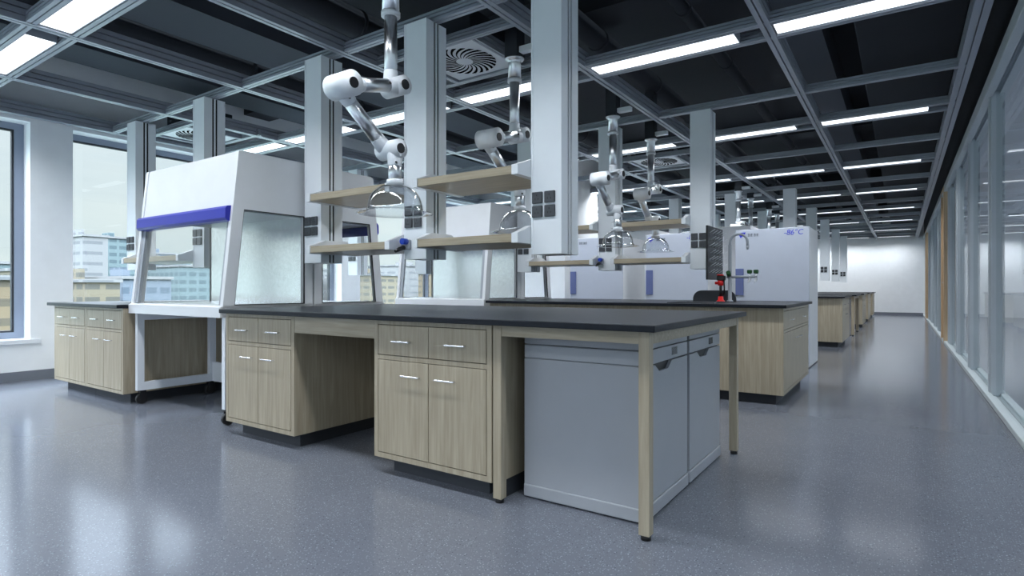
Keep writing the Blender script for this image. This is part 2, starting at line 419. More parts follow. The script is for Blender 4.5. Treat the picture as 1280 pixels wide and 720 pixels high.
# swirl air diffusers
def make_diffuser(cx, cy, label):
    t = thing('air_diffuser', (cx, cy, ZC+.02), label, 'air vent', 'square swirl air diffusers')
    z = ZC+.02; h = .31
    MB().box(cx-h, cx+h, cy-h, cy+h, z, z+.012, .003).build('face_plate', M['grill'], t)
    b = MB()
    for k in range(24):
        a0 = 2*PI*k/24; pts = []
        N = 7
        for j in range(N+1):
            r = .07+.19*j/N; a = a0+.55*(j/N)**1.2; w = .135*(.3+.7*j/N)
            pts.append((r, a, w))
        poly = [(cx+r*math.cos(a), cy+r*math.sin(a)) for r, a, w in pts]+[(cx+r*math.cos(a+w), cy+r*math.sin(a+w)) for r, a, w in reversed(pts)]
        b.prism(poly, 'z', z-.0035, z+.001)
    b.build('swirl_slots', M['slot'], t)
    MB().box(cx-.26, cx+.26, cy-.26, cy+.26, z+.013, z+.28).build('plenum_box', M['void'], t)
make_diffuser(-2.975, 3.69, 'square white air diffuser with black swirl slots, the nearest, between the first fume arms')
make_diffuser(-7.13, 3.69, 'square white swirl air diffuser above the window side, behind the safety cabinet')
make_diffuser(-2.975, 8.25, 'square white swirl air diffuser above the row of freezers')
make_diffuser(-2.975, 12.4, 'small far square air diffuser beyond the freezers, seen past the hanging column')

# ceiling void: ducts and beams
def duct(x, z, r, label, m='void', y0=BK+.1, y1=FY-.1):
    d = MB(); n = int((y1-y0)/1.5)
    d.cyl((x, y0, z), (x, y1, z), r, 20)
    for k in range(n): d.cyl((x, y0+.7+k*1.5, z), (x, y0+.74+k*1.5, z), r+.008, 20)
    tag(d.build('ventilation_duct', M[m]), label, 'duct')
duct(-2.46, 3.42, .10, 'dark round exhaust duct running above the fume arms')
duct(-1.62, 3.5, .065, 'thin dark pipe in the ceiling void, nearer the aisle')
duct(-4.2, 3.45, .13, 'dark round duct in the ceiling void above the safety cabinets')
duct(-6.0, 3.4, .16, 'thick dark round duct in the ceiling void towards the windows')
for i, (x0, x1) in enumerate(((-1.05, -.62), (-5.72, -5.05), (-7.3, -6.75))):
    tag(MB().box(x0, x1, BK, FY, 3.40, 3.75).build('ceiling_beam', M['voidgrey']), 'grey beam under the slab, ' + ('on the aisle side', 'over the safety cabinets', 'near the windows')[i], 'beam', kind='structure')
for i, y in enumerate((4.9, 10.5, 16.0, 21.5)):
    tag(MB().box(WX, PX, y-.2, y+.2, 3.5, 3.75).build('ceiling_beam', M['void']), 'dark cross beam under the slab, %s from the viewer' % ORD[i], 'beam', kind='structure')
tag(MB().box(-.35, .45, BK, FY, 3.3, 3.6, .01).build('ventilation_duct', M['void']), 'wide flat dark duct above the aisle', 'duct')

# ---------------------------------------------------------------- service columns
CXS = [(-7.18, 'next to the windows'), (-5.75, 'second from the windows'), (-4.0, 'third from the windows'), (-2.885, 'second from the aisle'), (-1.835, 'nearest the aisle')]
CW = .205
def make_column():
    t = thing('service_column', (0, 0, 1.2), '', 'service column', 'service columns hanging from the ceiling grid')
    h = CW/2; z0, z1 = 1.2, ZC
    d, g = .022, .019
    o = .007
    right = [(h, -h), (h, -o-g), (h-d, -o-g), (h-d, -o), (h, -o), (h, o), (h-d, o), (h-d, o+g), (h, o+g), (h, h)]
    left = [(-x, -y) for x, y in right]
    MB().prism(right+left, 'z', z0, z1).build('column_body', M['colgrey'], t)
    s = MB()
    for sx in (-1, 1):
        for sy in (-1, 1):
            xa = sx*(h-.011); xb = sx*(h-.009)
            s.box(min(xa, xb), max(xa, xb), min(sy*o, sy*(o+g)), max(sy*o, sy*(o+g)), z0+.002, z1-.002)
    s.build('slot_shade_strip', M['black'], t)  # black strips paint the shade inside the column slots
    f = MB()
    f.box(-h-.001, -h+.012, -h-.003, -h, z0, z1); f.box(h-.012, h+.001, -h-.003, -h, z0, z1)
    f.build('edge_strip', M['colgrey'], t)
    for a in (0, 1):
        for b in (0, 1):
            x0 = -.091+a*.085; zz = 1.418+b*.082
            so = MB().box(x0, x0+.069, -h-.016, -h, zz, zz+.068, .003).build('socket', M['socket'], t)
            k = MB(); cx, cz = x0+.0345, zz+.034
            k.box(cx-.002, cx+.002, -h-.0175, -h-.0155, cz+.008, cz+.018)
            for q in (-1, 1):
                k.box(cx+q*.010-.002, cx+q*.010+.002, -h-.0175, -h-.0155, cz-.014, cz-.004)
            k.build('socket_holes', M['black'], so)
    return t
colp = make_column()
BR = ['front bench', 'sink bench', None, 'third bench row', 'fourth bench row', 'fifth bench row', 'sixth bench row', 'last bench row']
first = True
COLS = {}
for ri, y in ((0, 3.013), (1, 6.12), (3, 11.78), (4, 14.86), (5, 17.6), (6, 20.65), (7, 23.6)):
    for xi, (x, xn) in enumerate(CXS):
        if ri >= 3 and xi < 2: continue
        lab = 'pale grey hanging service column over the %s, %s' % (BR[ri], xn)
        if first: colp.location = (x+CW/2, y, 1.2); colp['label'] = lab; first = False
        else: dup(colp, (x+CW/2, y, 1.2), 0, lab)

# ---------------------------------------------------------------- shelves between columns
def make_shelf(L, boardmat='wood'):
    """between column faces 0..L, centred on y=0, board underside z=0"""
    t = thing('wall_shelf', (0, 0, 0), '', 'shelf', 'oak shelves between the service columns')
    e = .045
    MB().box(e+.001, L-e-.001, -.24, .24, 0, .05, .002).build('shelf_board', M['wood_h'], t)
    prof = [(-.245, -.004), (-.245, .053), (-.19, .07), (-.10, .105), (.10, .105), (.19, .07), (.245, .053), (.245, -.004)]
    for x0, x1 in ((.001, e), (L-e, L-.001)):
        MB().prism(prof, 'x', x0, x1).build('shelf_bracket', M['white'], t)
    return t
def shelf(ri, y, ca, cb, z, lab):
    x0 = CXS[ca][0]+CW+.003; x1 = CXS[cb][0]-.003
    s = make_shelf(x1-x0); s.location = (x0, y, z); s['label'] = lab; s.name = 'column_shelf'
Y0, Y1 = 3.013, 6.12
shelf(0, Y0, 2, 3, 1.665, 'oak upper shelf over the front bench, left of the nearest fume arm')
shelf(0, Y0, 2, 3, 1.268, 'oak lower shelf over the front bench, below the upper one left of the glass hood')
shelf(0, Y0, 3, 4, 1.665, 'large oak upper shelf over the front bench, left of the big column with sockets')
shelf(0, Y0, 3, 4, 1.268, 'oak lower shelf over the front bench, reaching the big column with sockets')
shelf(0, Y0, 0, 1, 1.268, 'shelf seen through the safety cabinet glass, in front of the windows')
shelf(1, Y1, 2, 3, 1.665, 'short stretch of upper shelf over the sink bench, just right of the big column')
shelf(1, Y1, 2, 3, 1.268, 'lower shelf over the sink bench, left of the column with the blue tap')
shelf(1, Y1, 3, 4, 1.665, 'upper shelf over the sink bench, behind the two farther fume arms')
shelf(1, Y1, 3, 4, 1.268, 'lower shelf over the sink bench, below the two farther glass hoods')

# gas taps on the second columns
def make_tap():
    t = thing('gas_tap', (0, 0, 0), '', 'gas tap', 'gas taps on the columns')
    MB().box(-.035, .035, -.03, 0, -.035, .035, .006, 2).build('tap_body', M['grey'], t)
    MB().tube([(-.01, -.03, -.02), (-.01, -.075, -.035), (-.01, -.11, -.05)], [.017, .015, .010], 14).build('hose_nozzle', M['black'], t)
    MB().cyl((.016, -.03, .02), (.016, -.075, .02), .021, 18).build('knob', M['darkblue'], t)
    return t
tp = make_tap(); tp.location = (-2.885+.035, Y0-CW/2-.003, 1.30); tp['label'] = 'small gas tap with blue knob on the front bench column beside the nearest glass hood'
dup(tp, (-2.885+.035, Y1-CW/2-.003, 1.30), 0, 'small gas tap with blue knob on the sink bench column')

# ---------------------------------------------------------------- fume extraction arms
def make_arm():
    """origin under the drop pipe; arm folds in the y-z plane"""
    t = thing('fume_arm', (0, 0, 1.2), '', 'fume extraction arm', 'articulated fume extraction arms')
    r = .0375
    MB().box(-.055, .055, -.055, .055, 2.76, 3.305).build('riser_sleeve', M['void'], t)
    MB().box(.058, .20, -.03, .03, 2.785, 2.83, .003).build('mount_bar', M['white'], t)
    MB().lathe((0, 0, 0), [(.001, 2.758), (.075, 2.755), (.07, 2.745), (.052, 2.735), (.048, 2.72), (.05, 2.60), (.001, 2.6)], 28).build('upper_tube', M['chrome'], t)
    MB().lathe((0, 0, 0), [(.001, 2.60), (.055, 2.60), (.055, 2.575), (.039, 2.572), (.001, 2.572)], 28).build('collar', M['white'], t)
    A = Vector((0, 0, 2.175)); # end of drop pipe
    MB().cyl((0, 0, 2.575), (0, 0, 2.185), r, 28).build('drop_pipe', M['chrome'], t)
    J1 = Vector((.05, 0, 2.16)); J2 = Vector((.05, -.375, 2.06)); J3 = Vector((.05, -.035, 1.79))
    def joint(J, xa, xb):
        # barrel along x with rounded ends
        pts, rr = [], []
        R_ = .066 if J is J2 else .054
        for k in range(0, 7):
            a = PI/2*k/6; pts.append((xa+.05*(1-math.sin(a)) if False else xa+.05*(1-math.sin(a)), J.y, J.z)); rr.append(R_*math.sin(a)*.75+R_*.25)
        pts.append(((xa+xb)/2, J.y, J.z)); rr.append(R_)
        for k in range(6, -1, -1):
            a = PI/2*k/6; pts.append((xb-.05*(1-math.sin(a)), J.y, J.z)); rr.append(R_*math.sin(a)*.62+R_*.38)
        b = MB().tube(pts, rr, 28)
        return b
    def sleeve(b, p, q, L=.095, rad=.0415):
        p, q = Vector(p), Vector(q); d = (q-p).normalized()
        b.tube([p, p+d*(L*.75), p+d*L, p+d*(L+.004)], [rad+.008, rad, rad-.001, r+.001], 26)
    T1a, T1b = Vector((.07, J1.y, J1.z)), Vector((.07, J2.y, J2.z))
    T2a, T2b = Vector((.0, J2.y, J2.z)), Vector((.0, J3.y, J3.z))
    T3 = Vector((.07, J3.y, J3.z))
    def cap(par, J, xe):
        MB().lathe((0, 0, 0), [(.0005, 0), (.027, 0), (.03, .004), (.0005, .0045)], 22)
        c = MB(); c.cyl((xe-.004, J.y, J.z), (xe+.006, J.y, J.z), .028, 24); c.build('joint_cap', M['black'], par)
    for i, (J, xa, xb, sl) in enumerate(((J1, -.04, .115, ((Vector((0, 0, J1.z)), Vector((0, 0, 2.6))), (T1a, T1b))),
                                     (J2, -.045, .12, ((T1b, T1a), (T2a, T2b))),
                                     (J3, -.04, .115, ((T2b, T2a), (T3, T3+Vector((0, 0, -1))))))):
        b = joint(J, xa, xb)
        for p, q in sl: sleeve(b, p, q)
        jo = b.build('joint', M['white'], t)
        cap(jo, J, xb)
        s = MB()
        p, q = sl[1]; dd = (q-p).normalized()*.085
        s.cyl(p+dd+Vector((.035, -.02, 0)), p+dd+Vector((.045, -.036, .0)), .006, 10)
        s.build('locking_screw', M['black'], jo)
    def tub(p, q):
        d = (q-p).normalized(); return MB().cyl(p+d*.07, q-d*.07, r, 28)
    tub(T1a, T1b).build('arm_tube', M['chrome'], t); tub(T2a, T2b).build('arm_tube', M['chrome'], t)
    tz = 1.585
    MB().cyl((T3.x, T3.y, J3.z-.07), (T3.x, T3.y, tz+.02), r, 28).build('arm_tube', M['chrome'], t)
    h = Vector((T3.x, T3.y, 0))
    MB().lathe(h, [(.001, tz+.03), (.045, tz+.03), (.048, tz+.02), (.05, tz), (.036, tz-.004), (.001, tz-.004)], 26).build('hood_collar', M['white'], t)
    prof = [(.036, tz)]
    for k in range(1, 11):
        a = PI/2*k/10; prof.append((.036+.118*math.sin(a), tz-.128*(1-math.cos(a))))
    prof += [(.160, tz-.143), (.176, tz-.152), (.208, tz-.158), (.216, tz-.163)]
    inner = [(a-.004, b-.004) for a, b in prof[::-1][1:]]
    MB().lathe(h, prof+inner, 48).build('hood', M['hood'], t)
    return t
AX = -2.46
ap = make_arm()
arms = [(2.37, 0, 'nearest white and chrome fume arm, its clear dome hood in front of the second column'),
        (3.66, 0, 'white and chrome fume arm half hidden by the biggest column with sockets'),
        (5.47, 0, 'white fume arm over the sink bench with a clear hood beside the blue tap column'),
        (6.55, 0, 'white fume arm over the sink bench, its middle hidden behind the upper shelf'),
        (10.95, 0, 'small distant fume arm above the faucet and the freezer logo'),
        (11.95, 0, 'small distant fume arm just right of the one above the faucet'),
        (13.85, 0, 'tiny distant fume arm left of the column that rises behind the freezer number'),
        (14.85, 0, 'tiny distant fume arm touching the column that rises behind the freezer number')]
for i, (y, rz, lab) in enumerate(arms):
    if i == 0: ap.location = (AX, y, 1.2); ap['label'] = lab
    else: dup(ap, (AX, y, 1.2), rz, lab)

# ---------------------------------------------------------------- biosafety cabinets
def make_bsc():
    """front at y=0 facing -y, x 0..-1.49 (right side x=0), depth .77"""
    t = thing('biosafety_cabinet', (-.725, .38, 0), '', 'safety cabinet', 'white biosafety cabinets')
    W, D = 1.45, .77
    zb, zt = .785, 2.015
    fy = lambda z: .13*(z-zb)/(zt-zb)          # slanted front
    wz0, wz1 = .872, 1.585
    th = .04
    for sd, (xa, xb) in enumerate(((-th, 0), (-W, -W+th))):
        s = MB()
        s.prism([(fy(zb), zb), (D, zb), (D, wz0), (fy(wz0), wz0)], 'x', xa, xb)
        s.prism([(fy(wz1), wz1), (D, wz1), (D, zt), (fy(zt), zt)], 'x', xa, xb)
        s.prism([(fy(wz0), wz0), (fy(wz0)+.085, wz0), (fy(wz1)+.085, wz1), (fy(wz1), wz1)], 'x', xa, xb)
        s.box(xa, xb, D-.075, D, wz0, wz1)
        side = s.build('side_panel', M['cabwhite'], t)
        g = MB(); e = .007
        a0, a1, b0, b1 = fy(wz0)+.085, fy(wz1)+.085, wz0, wz1
        xo = xb+.001 if sd == 0 else xa-.001
        xi = xb-.012 if sd == 0 else xa+.012
        lo, hi = min(xo, xi), max(xo, xi)
        g.box(lo, hi, a0, D-.075, b0, b0+e); g.box(lo, hi, a1, D-.075, b1-e, b1); g.box(lo, hi, D-.075-e, D-.075, b0, b1)
        g.prism([(a0, b0), (a0+e*.4, b0), (a1+e*.4, b1), (a1, b1)], 'x', lo, hi)
        g.build('window_gasket', M['black'], side)
        MB().prism([(a0+.002, b0+.003), (D-.078, b0+.003), (D-.078, b1-.003), (a1+.002, b1-.003)], 'x', (xa+xb)/2-.003, (xa+xb)/2+.003).build('side_glass', M['glass'], side)
    xi0, xi1 = -W+th, -th
    # upper housing
    h0 = 1.60
    MB().prism([(fy(h0)+.006, h0), (D-.004, h0), (D-.004, zt-.004), (fy(zt)+.006, zt-.004)], 'x', xi0+.0005, xi1-.0005).build('upper_housing', M['cabwhite'], t)
    MB().box(-W+.003, -.003, .15, D-.02, zt, zt+.006).build('top_cover', M['cabwhite'], t)
    # blue sash cover
    y = fy(1.5)
    cv = MB(); pr = [(y+.02, 1.49), (y-.022, 1.497), (y-.034, 1.515), (y-.032, 1.585), (y-.018, 1.603), (fy(1.6)+.006, 1.608)]
    cv.prism(pr, 'x', xi0-.02, xi1+.012).build('sash_cover', M['blue'], t)
    # interior
    MB().box(xi0, xi1, D-.085, D-.002, .872, 1.598).build('back_panel', M['steel'], t)
    MB().box(xi0, xi1, .10, D-.087, 1.575, 1.598).build('inner_ceiling', M['grey'], t)
    tr = MB(); tr.prism([(-.012, zb), (D-.004, zb), (D-.004, .871), (.045, .871), (.01, .868), (-.012, .860)], 'x', -W+.0, 0)
    tr.build('work_tray', M['cabwhite'], t)
    MB().box(xi0+.005, xi1-.005, .10, D-.09, .8715, .876).build('steel_work_surface', M['steel'], t)
    w = .045
    for x0, x1 in ((xi0, xi0+w), (xi1-w, xi1)):
        fr = MB(); fr.prism([(fy(.875)+.015, .875), (fy(.875)+.04, .875), (fy(1.5)+.04, 1.5), (fy(1.5)+.015, 1.5)], 'x', x0, x1)
        fr.build('sash_channel', M['grey'], t)
    MB().prism([(fy(.88)+.022, .88), (fy(.88)+.029, .88), (fy(1.5)+.029, 1.5), (fy(1.5)+.022, 1.5)], 'x', xi0+w, xi1-w).build('front_sash', M['glass'], t)
    # stand
    for xa, xb in ((-.035, .005), (-1.40, -1.36)):
        s = MB(); s.box(xa, xb, .02, .075, .12, zb); s.box(xa, xb, .64, .70, .12, zb)
        s.box(xa, xb, .075, .64, .12, .19); s.box(xa, xb, .075, .64, .725, zb)
        s.build('stand_frame', M['white'], t)
    MB().box(-1.36, -.035, .665, .70, .12, .30).build('rear_crossbar', M['white'], t)
    for x in (-1.38, -.025):
        for yy in (.06, .65):
            c = MB(); c.cyl((x-.015, yy, .046), (x+.015, yy, .046), .044, 24)
            cc = c.build('caster', M['rubber'], t)
            k = MB(); k.box(x-.022, x-.016, yy-.02, yy+.03, .04, .105); k.box(x+.016, x+.022, yy-.02, yy+.03, .04, .105); k.box(x-.022, x+.022, yy-.02, yy+.03, .1, .12)
            k.build('caster_fork', M['black'], cc)
    return t
bp = make_bsc()
RXB = -4.05
def place_bsc(o, yfront, flip, lab):
    if flip: loc = (RXB-.725, yfront-.38, 0); rz = PI
    else: loc = (RXB-.725, yfront+.38, 0); rz = 0
    if o is None: dup(bp, loc, rz, lab)
    else: o.location = loc; o.rotation_euler = (0, 0, rz); o['label'] = lab
place_bsc(bp, 2.25, False, 'white safety cabinet with blue sash cover standing left of the front bench')
place_bsc(None, 3.81, True, 'safety cabinet standing back to back behind the nearest one, seen from its side')
place_bsc(None, 5.39, False, 'safety cabinet facing us in the second row, its glass front just above the front worktop')
place_bsc(None, 6.95, True, 'second-row safety cabinet turned away, its slanted glass side left of the lilac-handled freezers')

# ---------------------------------------------------------------- base cabinets
def make_cabinet(w, d, nd, label, ztop=.8285, plinth_in=(.07, .07, .07), units=1, nofront=False):
    """front at y=0 facing -y, centred on x"""
    t = thing('base_cabinet', (0, 0, 0), label, 'cabinet', 'oak base cabinets')
    z0 = .088; h = w/2
    b = MB()
    b.box(-h, h, .02, d, z0, ztop)                       # carcass
    st = .028
    uw = w/units
    rails = ((z0, .115), (.618, .64), (.805, ztop))
    b.box(-h, -h+st, 0, .02, z0, ztop); b.box(h-st, h, 0, .02, z0, ztop)
    for za, zb in rails: b.box(-h+st, h-st, 0, .02, za, zb)
    for u in range(1, units):
        x = -h+u*uw
        for za, zb in ((.115, .618), (.64, .805)): b.box(x-st/2, x+st/2, 0, .02, za, zb)
    b.build('cabinet_body', M['wood'], t)
    g = MB(); g.box(-h+st, h-st, .016, .0201, .115, .618); g.box(-h+st, h-st, .016, .0201, .64, .805); g.build('shadow_gap', M['gap'], t)
    pa, pb, pf = plinth_in
    MB().box(-h+pa, h-pb, pf, d-.02, 0, z0).build('plinth', M['plinth'], t)
    gp_ = .004
    for u in range(units):
        xa = -h+u*uw+(st if u == 0 else st/2); xb = -h+(u+1)*uw-(st if u == units-1 else st/2)
        for row, (za, zb) in enumerate(((.115, .618), (.64, .805))):
            for k in range(nd):
                x0 = xa+(xb-xa)*k/nd+(gp_ if k == 0 else gp_/2); x1 = xa+(xb-xa)*(k+1)/nd-(gp_ if k == nd-1 else gp_/2)
                f = MB().box(x0, x1, -.001, .0155, za+gp_, zb-gp_, .0008).build('door' if row == 0 else 'drawer', M['wood'], t)
                if row == 1: hx = (x0+x1)/2; hz = (za+zb)/2-.004
                else:
                    hz = .541
                    hx = (x1-.115 if k == 0 else x0+.115) if nd == 2 else (x0+x1)/2
                hl = .062
                hb = MB(); hb.box(hx-hl, hx+hl, -.024, -.019, hz-.0035, hz+.0035, .001)
                for q in (-1, 1): hb.box(hx+q*(hl-.008)-.003, hx+q*(hl-.008)+.003, -.0195, -.001, hz-.0025, hz+.0025)
                hb.build('handle', M['handle'], f)
    return t
def place(o, x, y, rz=0): o.location = (x, y, 0); o.rotation_euler = (0, 0, rz); return o

FA = 2.17
place(make_cabinet(.76, 1.42, 2, 'oak cabinet under the left end of the front bench, beside the safety cabinet', plinth_in=(.07, .05, .08)), (-3.85-3.09)/2, FA)
place(make_cabinet(.79, 1.42, 2, 'large oak cabinet under the middle of the front bench, left of the silver washers', plinth_in=(.07, .07, .08)), (-2.378-1.588)/2, FA)
for i, (xc, lab) in enumerate(((-6.665, 'leftmost oak cabinet with two drawers and two doors, nearest the windows'), (-5.895, 'oak cabinet right beside the safety cabinet, under the far-left worktop'))):
    place(make_cabinet(.765, 1.4, 2, lab, ztop=.825, plinth_in=(.1 if i == 0 else 0, .05 if i else 0, .08)), xc, 2.2)

def worktop(x0, x1, y0, y1, label, z0=.829, z1=.857):
    tag(MB().box(x0, x1, y0, y1, z0, z1, .003).build('worktop', M['worktop']), label, 'worktop')
worktop(-3.855, -.782, 2.12, 3.69, 'long dark slate worktop of the front bench')
worktop(-7.09, -5.506, 2.15, 3.65, 'dark slate worktop at the far left below the window', z0=.826)
worktop(-3.93, -.80, 5.25, 6.92, 'dark slate worktop of the sink bench behind the front one')

# front bench frame (legs, apron, side panel)
t = thing('lab_bench', (-1.2, 2.9, 0), 'oak bench frame with legs round the silver washers, under the long front worktop', 'bench')
for lx0, lx1, ly0, ly1 in ((-.867, -.822, 2.17, 2.215), (-1.580, -1.534, 2.17, 2.215), (-.867, -.822, 3.61, 3.655)):
    lg = MB().box(lx0, lx1, ly0, ly1, .02, .8285, .0015).build('leg', M['wood'], t)
    MB().cyl(((lx0+lx1)/2, (ly0+ly1)/2, 0), ((lx0+lx1)/2, (ly0+ly1)/2, .02), .02, 16).build('foot', M['rubber'], lg)
a = MB(); a.box(-1.534, -.867, 2.174, 2.194, .777, .8285); a.build('apron', M['wood_h'], t)
MB().box(-.840, -.824, 2.215, 3.61, .777, .8285).build('apron', M['wood_h'], t)
MB().box(-1.586, -1.562, 2.23, 3.64, .088, .8285).build('side_panel', M['wood'], t)
MB().box(-1.584, -1.57, 2.26, 3.60, 0, .088).build('side_plinth', M['plinth'], t)
MB().box(-3.088, -2.380, 2.172, 2.192, .724, .8285, .001).build('apron', M['wood_h'], t)
MB().box(-3.088, -2.380, 2.85, 2.87, .02, .8285).build('modesty_panel', M['wood'], t)

# silver undercounter washers
def make_washer():
    """front faces +x; x 0..-.60, y 0..0.6"""
    t = thing('glassware_washer', (-.3, .3, 0), '', 'washer', 'silver undercounter washers')
    W, D, Hh = .595, .60, .768
    b = MB(); b.box(-D, -.02, .004, W, .062, .6655, .004, 2)
    b.box(-D, -.02, .004, W, .667, .731, .004); b.box(-D, -.02, .004, W, .734, Hh, .004)
    b.build('washer_body', M['washer'], t)
    MB().box(-D-.002, .006, 0, W+.003, .006, .066, .006, 2).build('washer_base', M['washer'], t)
    c = .5*W
    d = MB()
    # door with notch cut out of its top edge
    yn0, yn1, zt = .23*W, .60*W, .66
    d.prism([(.006, .07), (W-.003, .07), (W-.003, zt), (yn1, zt), (yn1-.05, zt-.032), (yn0+.055, zt-.032), (yn0, zt), (.006, zt)], 'x', -.02, 0)
    d.build('washer_door', M['washer'], t)
    MB().prism([(yn0-.002, .6645), (yn0+.054, zt-.034), (yn1-.05, zt-.034), (yn1+.002, .6645)], 'x', -.0215, -.014).build('handle_recess', M['black'], t)
    pn = MB().box(-.02, .0, .006, W-.003, .667, .731, .002).build('control_panel', M['washer'], t)
    MB().box(0, .002, W*.60, W*.60+.075, .684, .719).build('display', M['screen'], pn)
    MB().box(-.02, .0, .006, W-.003, .735, Hh-.001, .002).build('top_strip', M['washer'], t)
    return t
wp = make_washer(); wp.location = (-.90-.3, 2.31+.3, 0); wp['label'] = 'silver undercounter washer nearest the viewer, beside the front table leg'
dup(wp, (-.90-.3, 2.935+.3, 0), 0, 'silver undercounter washer behind the nearest one, further along the bench')

# ---------------------------------------------------------------- sink bench and far benches
def end_bench(y, lab, depth=1.56, front=True, xr=-.83, xl=-3.9):
    """bench whose right end is a cabinet facing the aisle"""
    c = make_cabinet(depth, .62, 2, 'oak cabinet facing the aisle at the end of the %s' % lab, plinth_in=(.07, .07, .07))
    place(c, xr, y+depth/2, PI/2)
    p = thing('lab_bench', ((xl+xr-.62)/2, y+depth/2, 0), 'oak panelled bench body of the %s' % lab, 'bench')
    b = MB(); b.box(xl, xr-.621, y, y+.02, .088, .8285); b.box(xl, xl+.02, y+.02, y+depth, .088, .8285); b.box(xl+.02, xr-.621, y+depth-.02, y+depth, .088, .8285)
    b.build('panel_board', M['wood'], p)
    MB().box(xl+.05, xr-.622, y+.07, y+.09, 0, .088).build('plinth', M['plinth'], p)
end_bench(5.30, 'sink bench')
def leg_bench(y, lab, depth=1.5, xr=-.83, xl=-3.9):
    t = thing('lab_bench', ((xl+xr)/2, y+depth/2, 0), 'oak bench with end legs, %s from the front' % lab, 'bench')
    for yy in (y, y+depth-.057):
        lg = MB().box(xr-.057, xr, yy, yy+.057, .02, .8285).build('leg', M['wood'], t)
        MB().cyl((xr-.028, yy+.028, 0), (xr-.028, yy+.028, .02), .02, 12).build('foot', M['rubber'], lg)
    MB().box(xr-.018, xr-.001, y+.057, y+depth-.057, .777, .8285).build('apron', M['wood_h'], t)
    MB().box(-1.6, xr-.057, y+.003, y+.02, .777, .8285).build('apron', M['wood_h'], t)
    b = MB(); b.box(xl, -1.6, y, y+.02, .088, .8285); b.box(-1.62, -1.6, y+.02, y+depth, .088, .8285); b.box(xl, xl+.02, y+.02, y+depth, .088, .8285)
    b.build('panel_board', M['wood'], t)
    MB().box(xl+.05, -1.62, y+.07, y+.09, 0, .088).build('plinth', M['plinth'], t)
    dup(wp, (-.90-.3, y+.13+.3, 0), 0, 'white undercounter washer under the %s, nearer one' % lab)
    dup(wp, (-.90-.3, y+.745+.3, 0), 0, 'white undercounter washer under the %s, farther one' % lab)
fb = [(11.05, 'third bench row', 0), (13.95, 'fourth bench row', 1), (16.85, 'fifth bench row', 0), (19.8, 'sixth bench row', 0), (22.75, 'last bench row', 0)]
for y, lab, k in fb:
    (leg_bench if k else end_bench)(y, lab)
    worktop(-3.93, -.79, y-.05, y+1.61, 'dark worktop of the %s' % lab)

# sink, faucet, eyewash on the sink bench
s = thing('sink', (-1.64, 6.2, .856), 'black sink with rounded splash guard on the second bench', 'sink')
g = MB(); pts = []
for k in range(9):
    a = PI-PI/2*k/8; pts.append((-1.86+.09+.09*math.cos(a), .975-.09+.09*math.sin(a)))
for k in range(9):
    a = PI/2-PI/2*k/8; pts.append((-1.42-.09+.09*math.cos(a), .975-.09+.09*math.sin(a)))
g.prism([(-1.86, .8575)]+pts+[(-1.42, .8575)], 'y', 6.20, 6.225)
g.build('splash_guard', M['plinth'], s)
rm = MB(); rm.box(-1.86, -1.42, 5.38, 5.41, .8575, .866); rm.box(-1.86, -1.42, 5.88, 5.91, .8575, .866); rm.box(-1.86, -1.83, 5.41, 5.88, .8575, .866); rm.box(-1.45, -1.42, 5.41, 5.88, .8575, .866)
rm.build('sink_rim', M['plinth'], s)
MB().box(-1.83, -1.45, 5.41, 5.88, .8575, .8595).build('sink_bowl', M['black'], s)

f = thing('lab_faucet', (-1.45, 6.10, .866), 'tall grey gooseneck laboratory faucet with green levers beside the sink', 'faucet')
fx, fyy = -1.455, 6.10
b = MB(); b.lathe((fx, fyy, 0), [(.001, .862), (.032, .862), (.03, .872), (.019, .878), (.017, 1.08), (.0165, 1.44)], 20)
b.build('faucet_stem', M['grey'], f)
arc = [(fx, fyy, 1.43)]
for k in range(0, 13):
    a = PI-PI*k/12; arc.append((fx+.085+.085*math.cos(a), fyy, 1.46+.085*math.sin(a)))
arc.append((fx+.17, fyy, 1.42))
MB().tube(arc, .0125, 14).build('gooseneck', M['grey'], f)
MB().tube([(fx+.17, fyy, 1.425), (fx+.17, fyy, 1.40), (fx+.17, fyy, 1.385)], [.016, .014, .008], 12).build('nozzle', M['grey'], f)
mf = MB().cyl((fx-.03, fyy, 1.113), (fx+.26, fyy, 1.113), .0135, 12).build('manifold', M['grey'], f)
for x in (fx+.19, fx+.25):
    v = MB(); v.cyl((x, fyy-.0, 1.07), (x, fyy, 1.145), .011, 12); v.tube([(x, fyy, 1.08), (x-.012, fyy-.02, 1.055)], [.012, .006], 10)
    vo = v.build('side_valve', M['white'], f)
    l = MB(); l.box(x-.022, x+.022, fyy-.022, fyy+.022, 1.145, 1.182, .006); lo = l.build('lever', M['green'], vo)
l = MB(); l.cyl((fx-.005, fyy-.015, 1.13), (fx-.005, fyy-.05, 1.16), .022, 14); l.build('lever', M['green'], f)

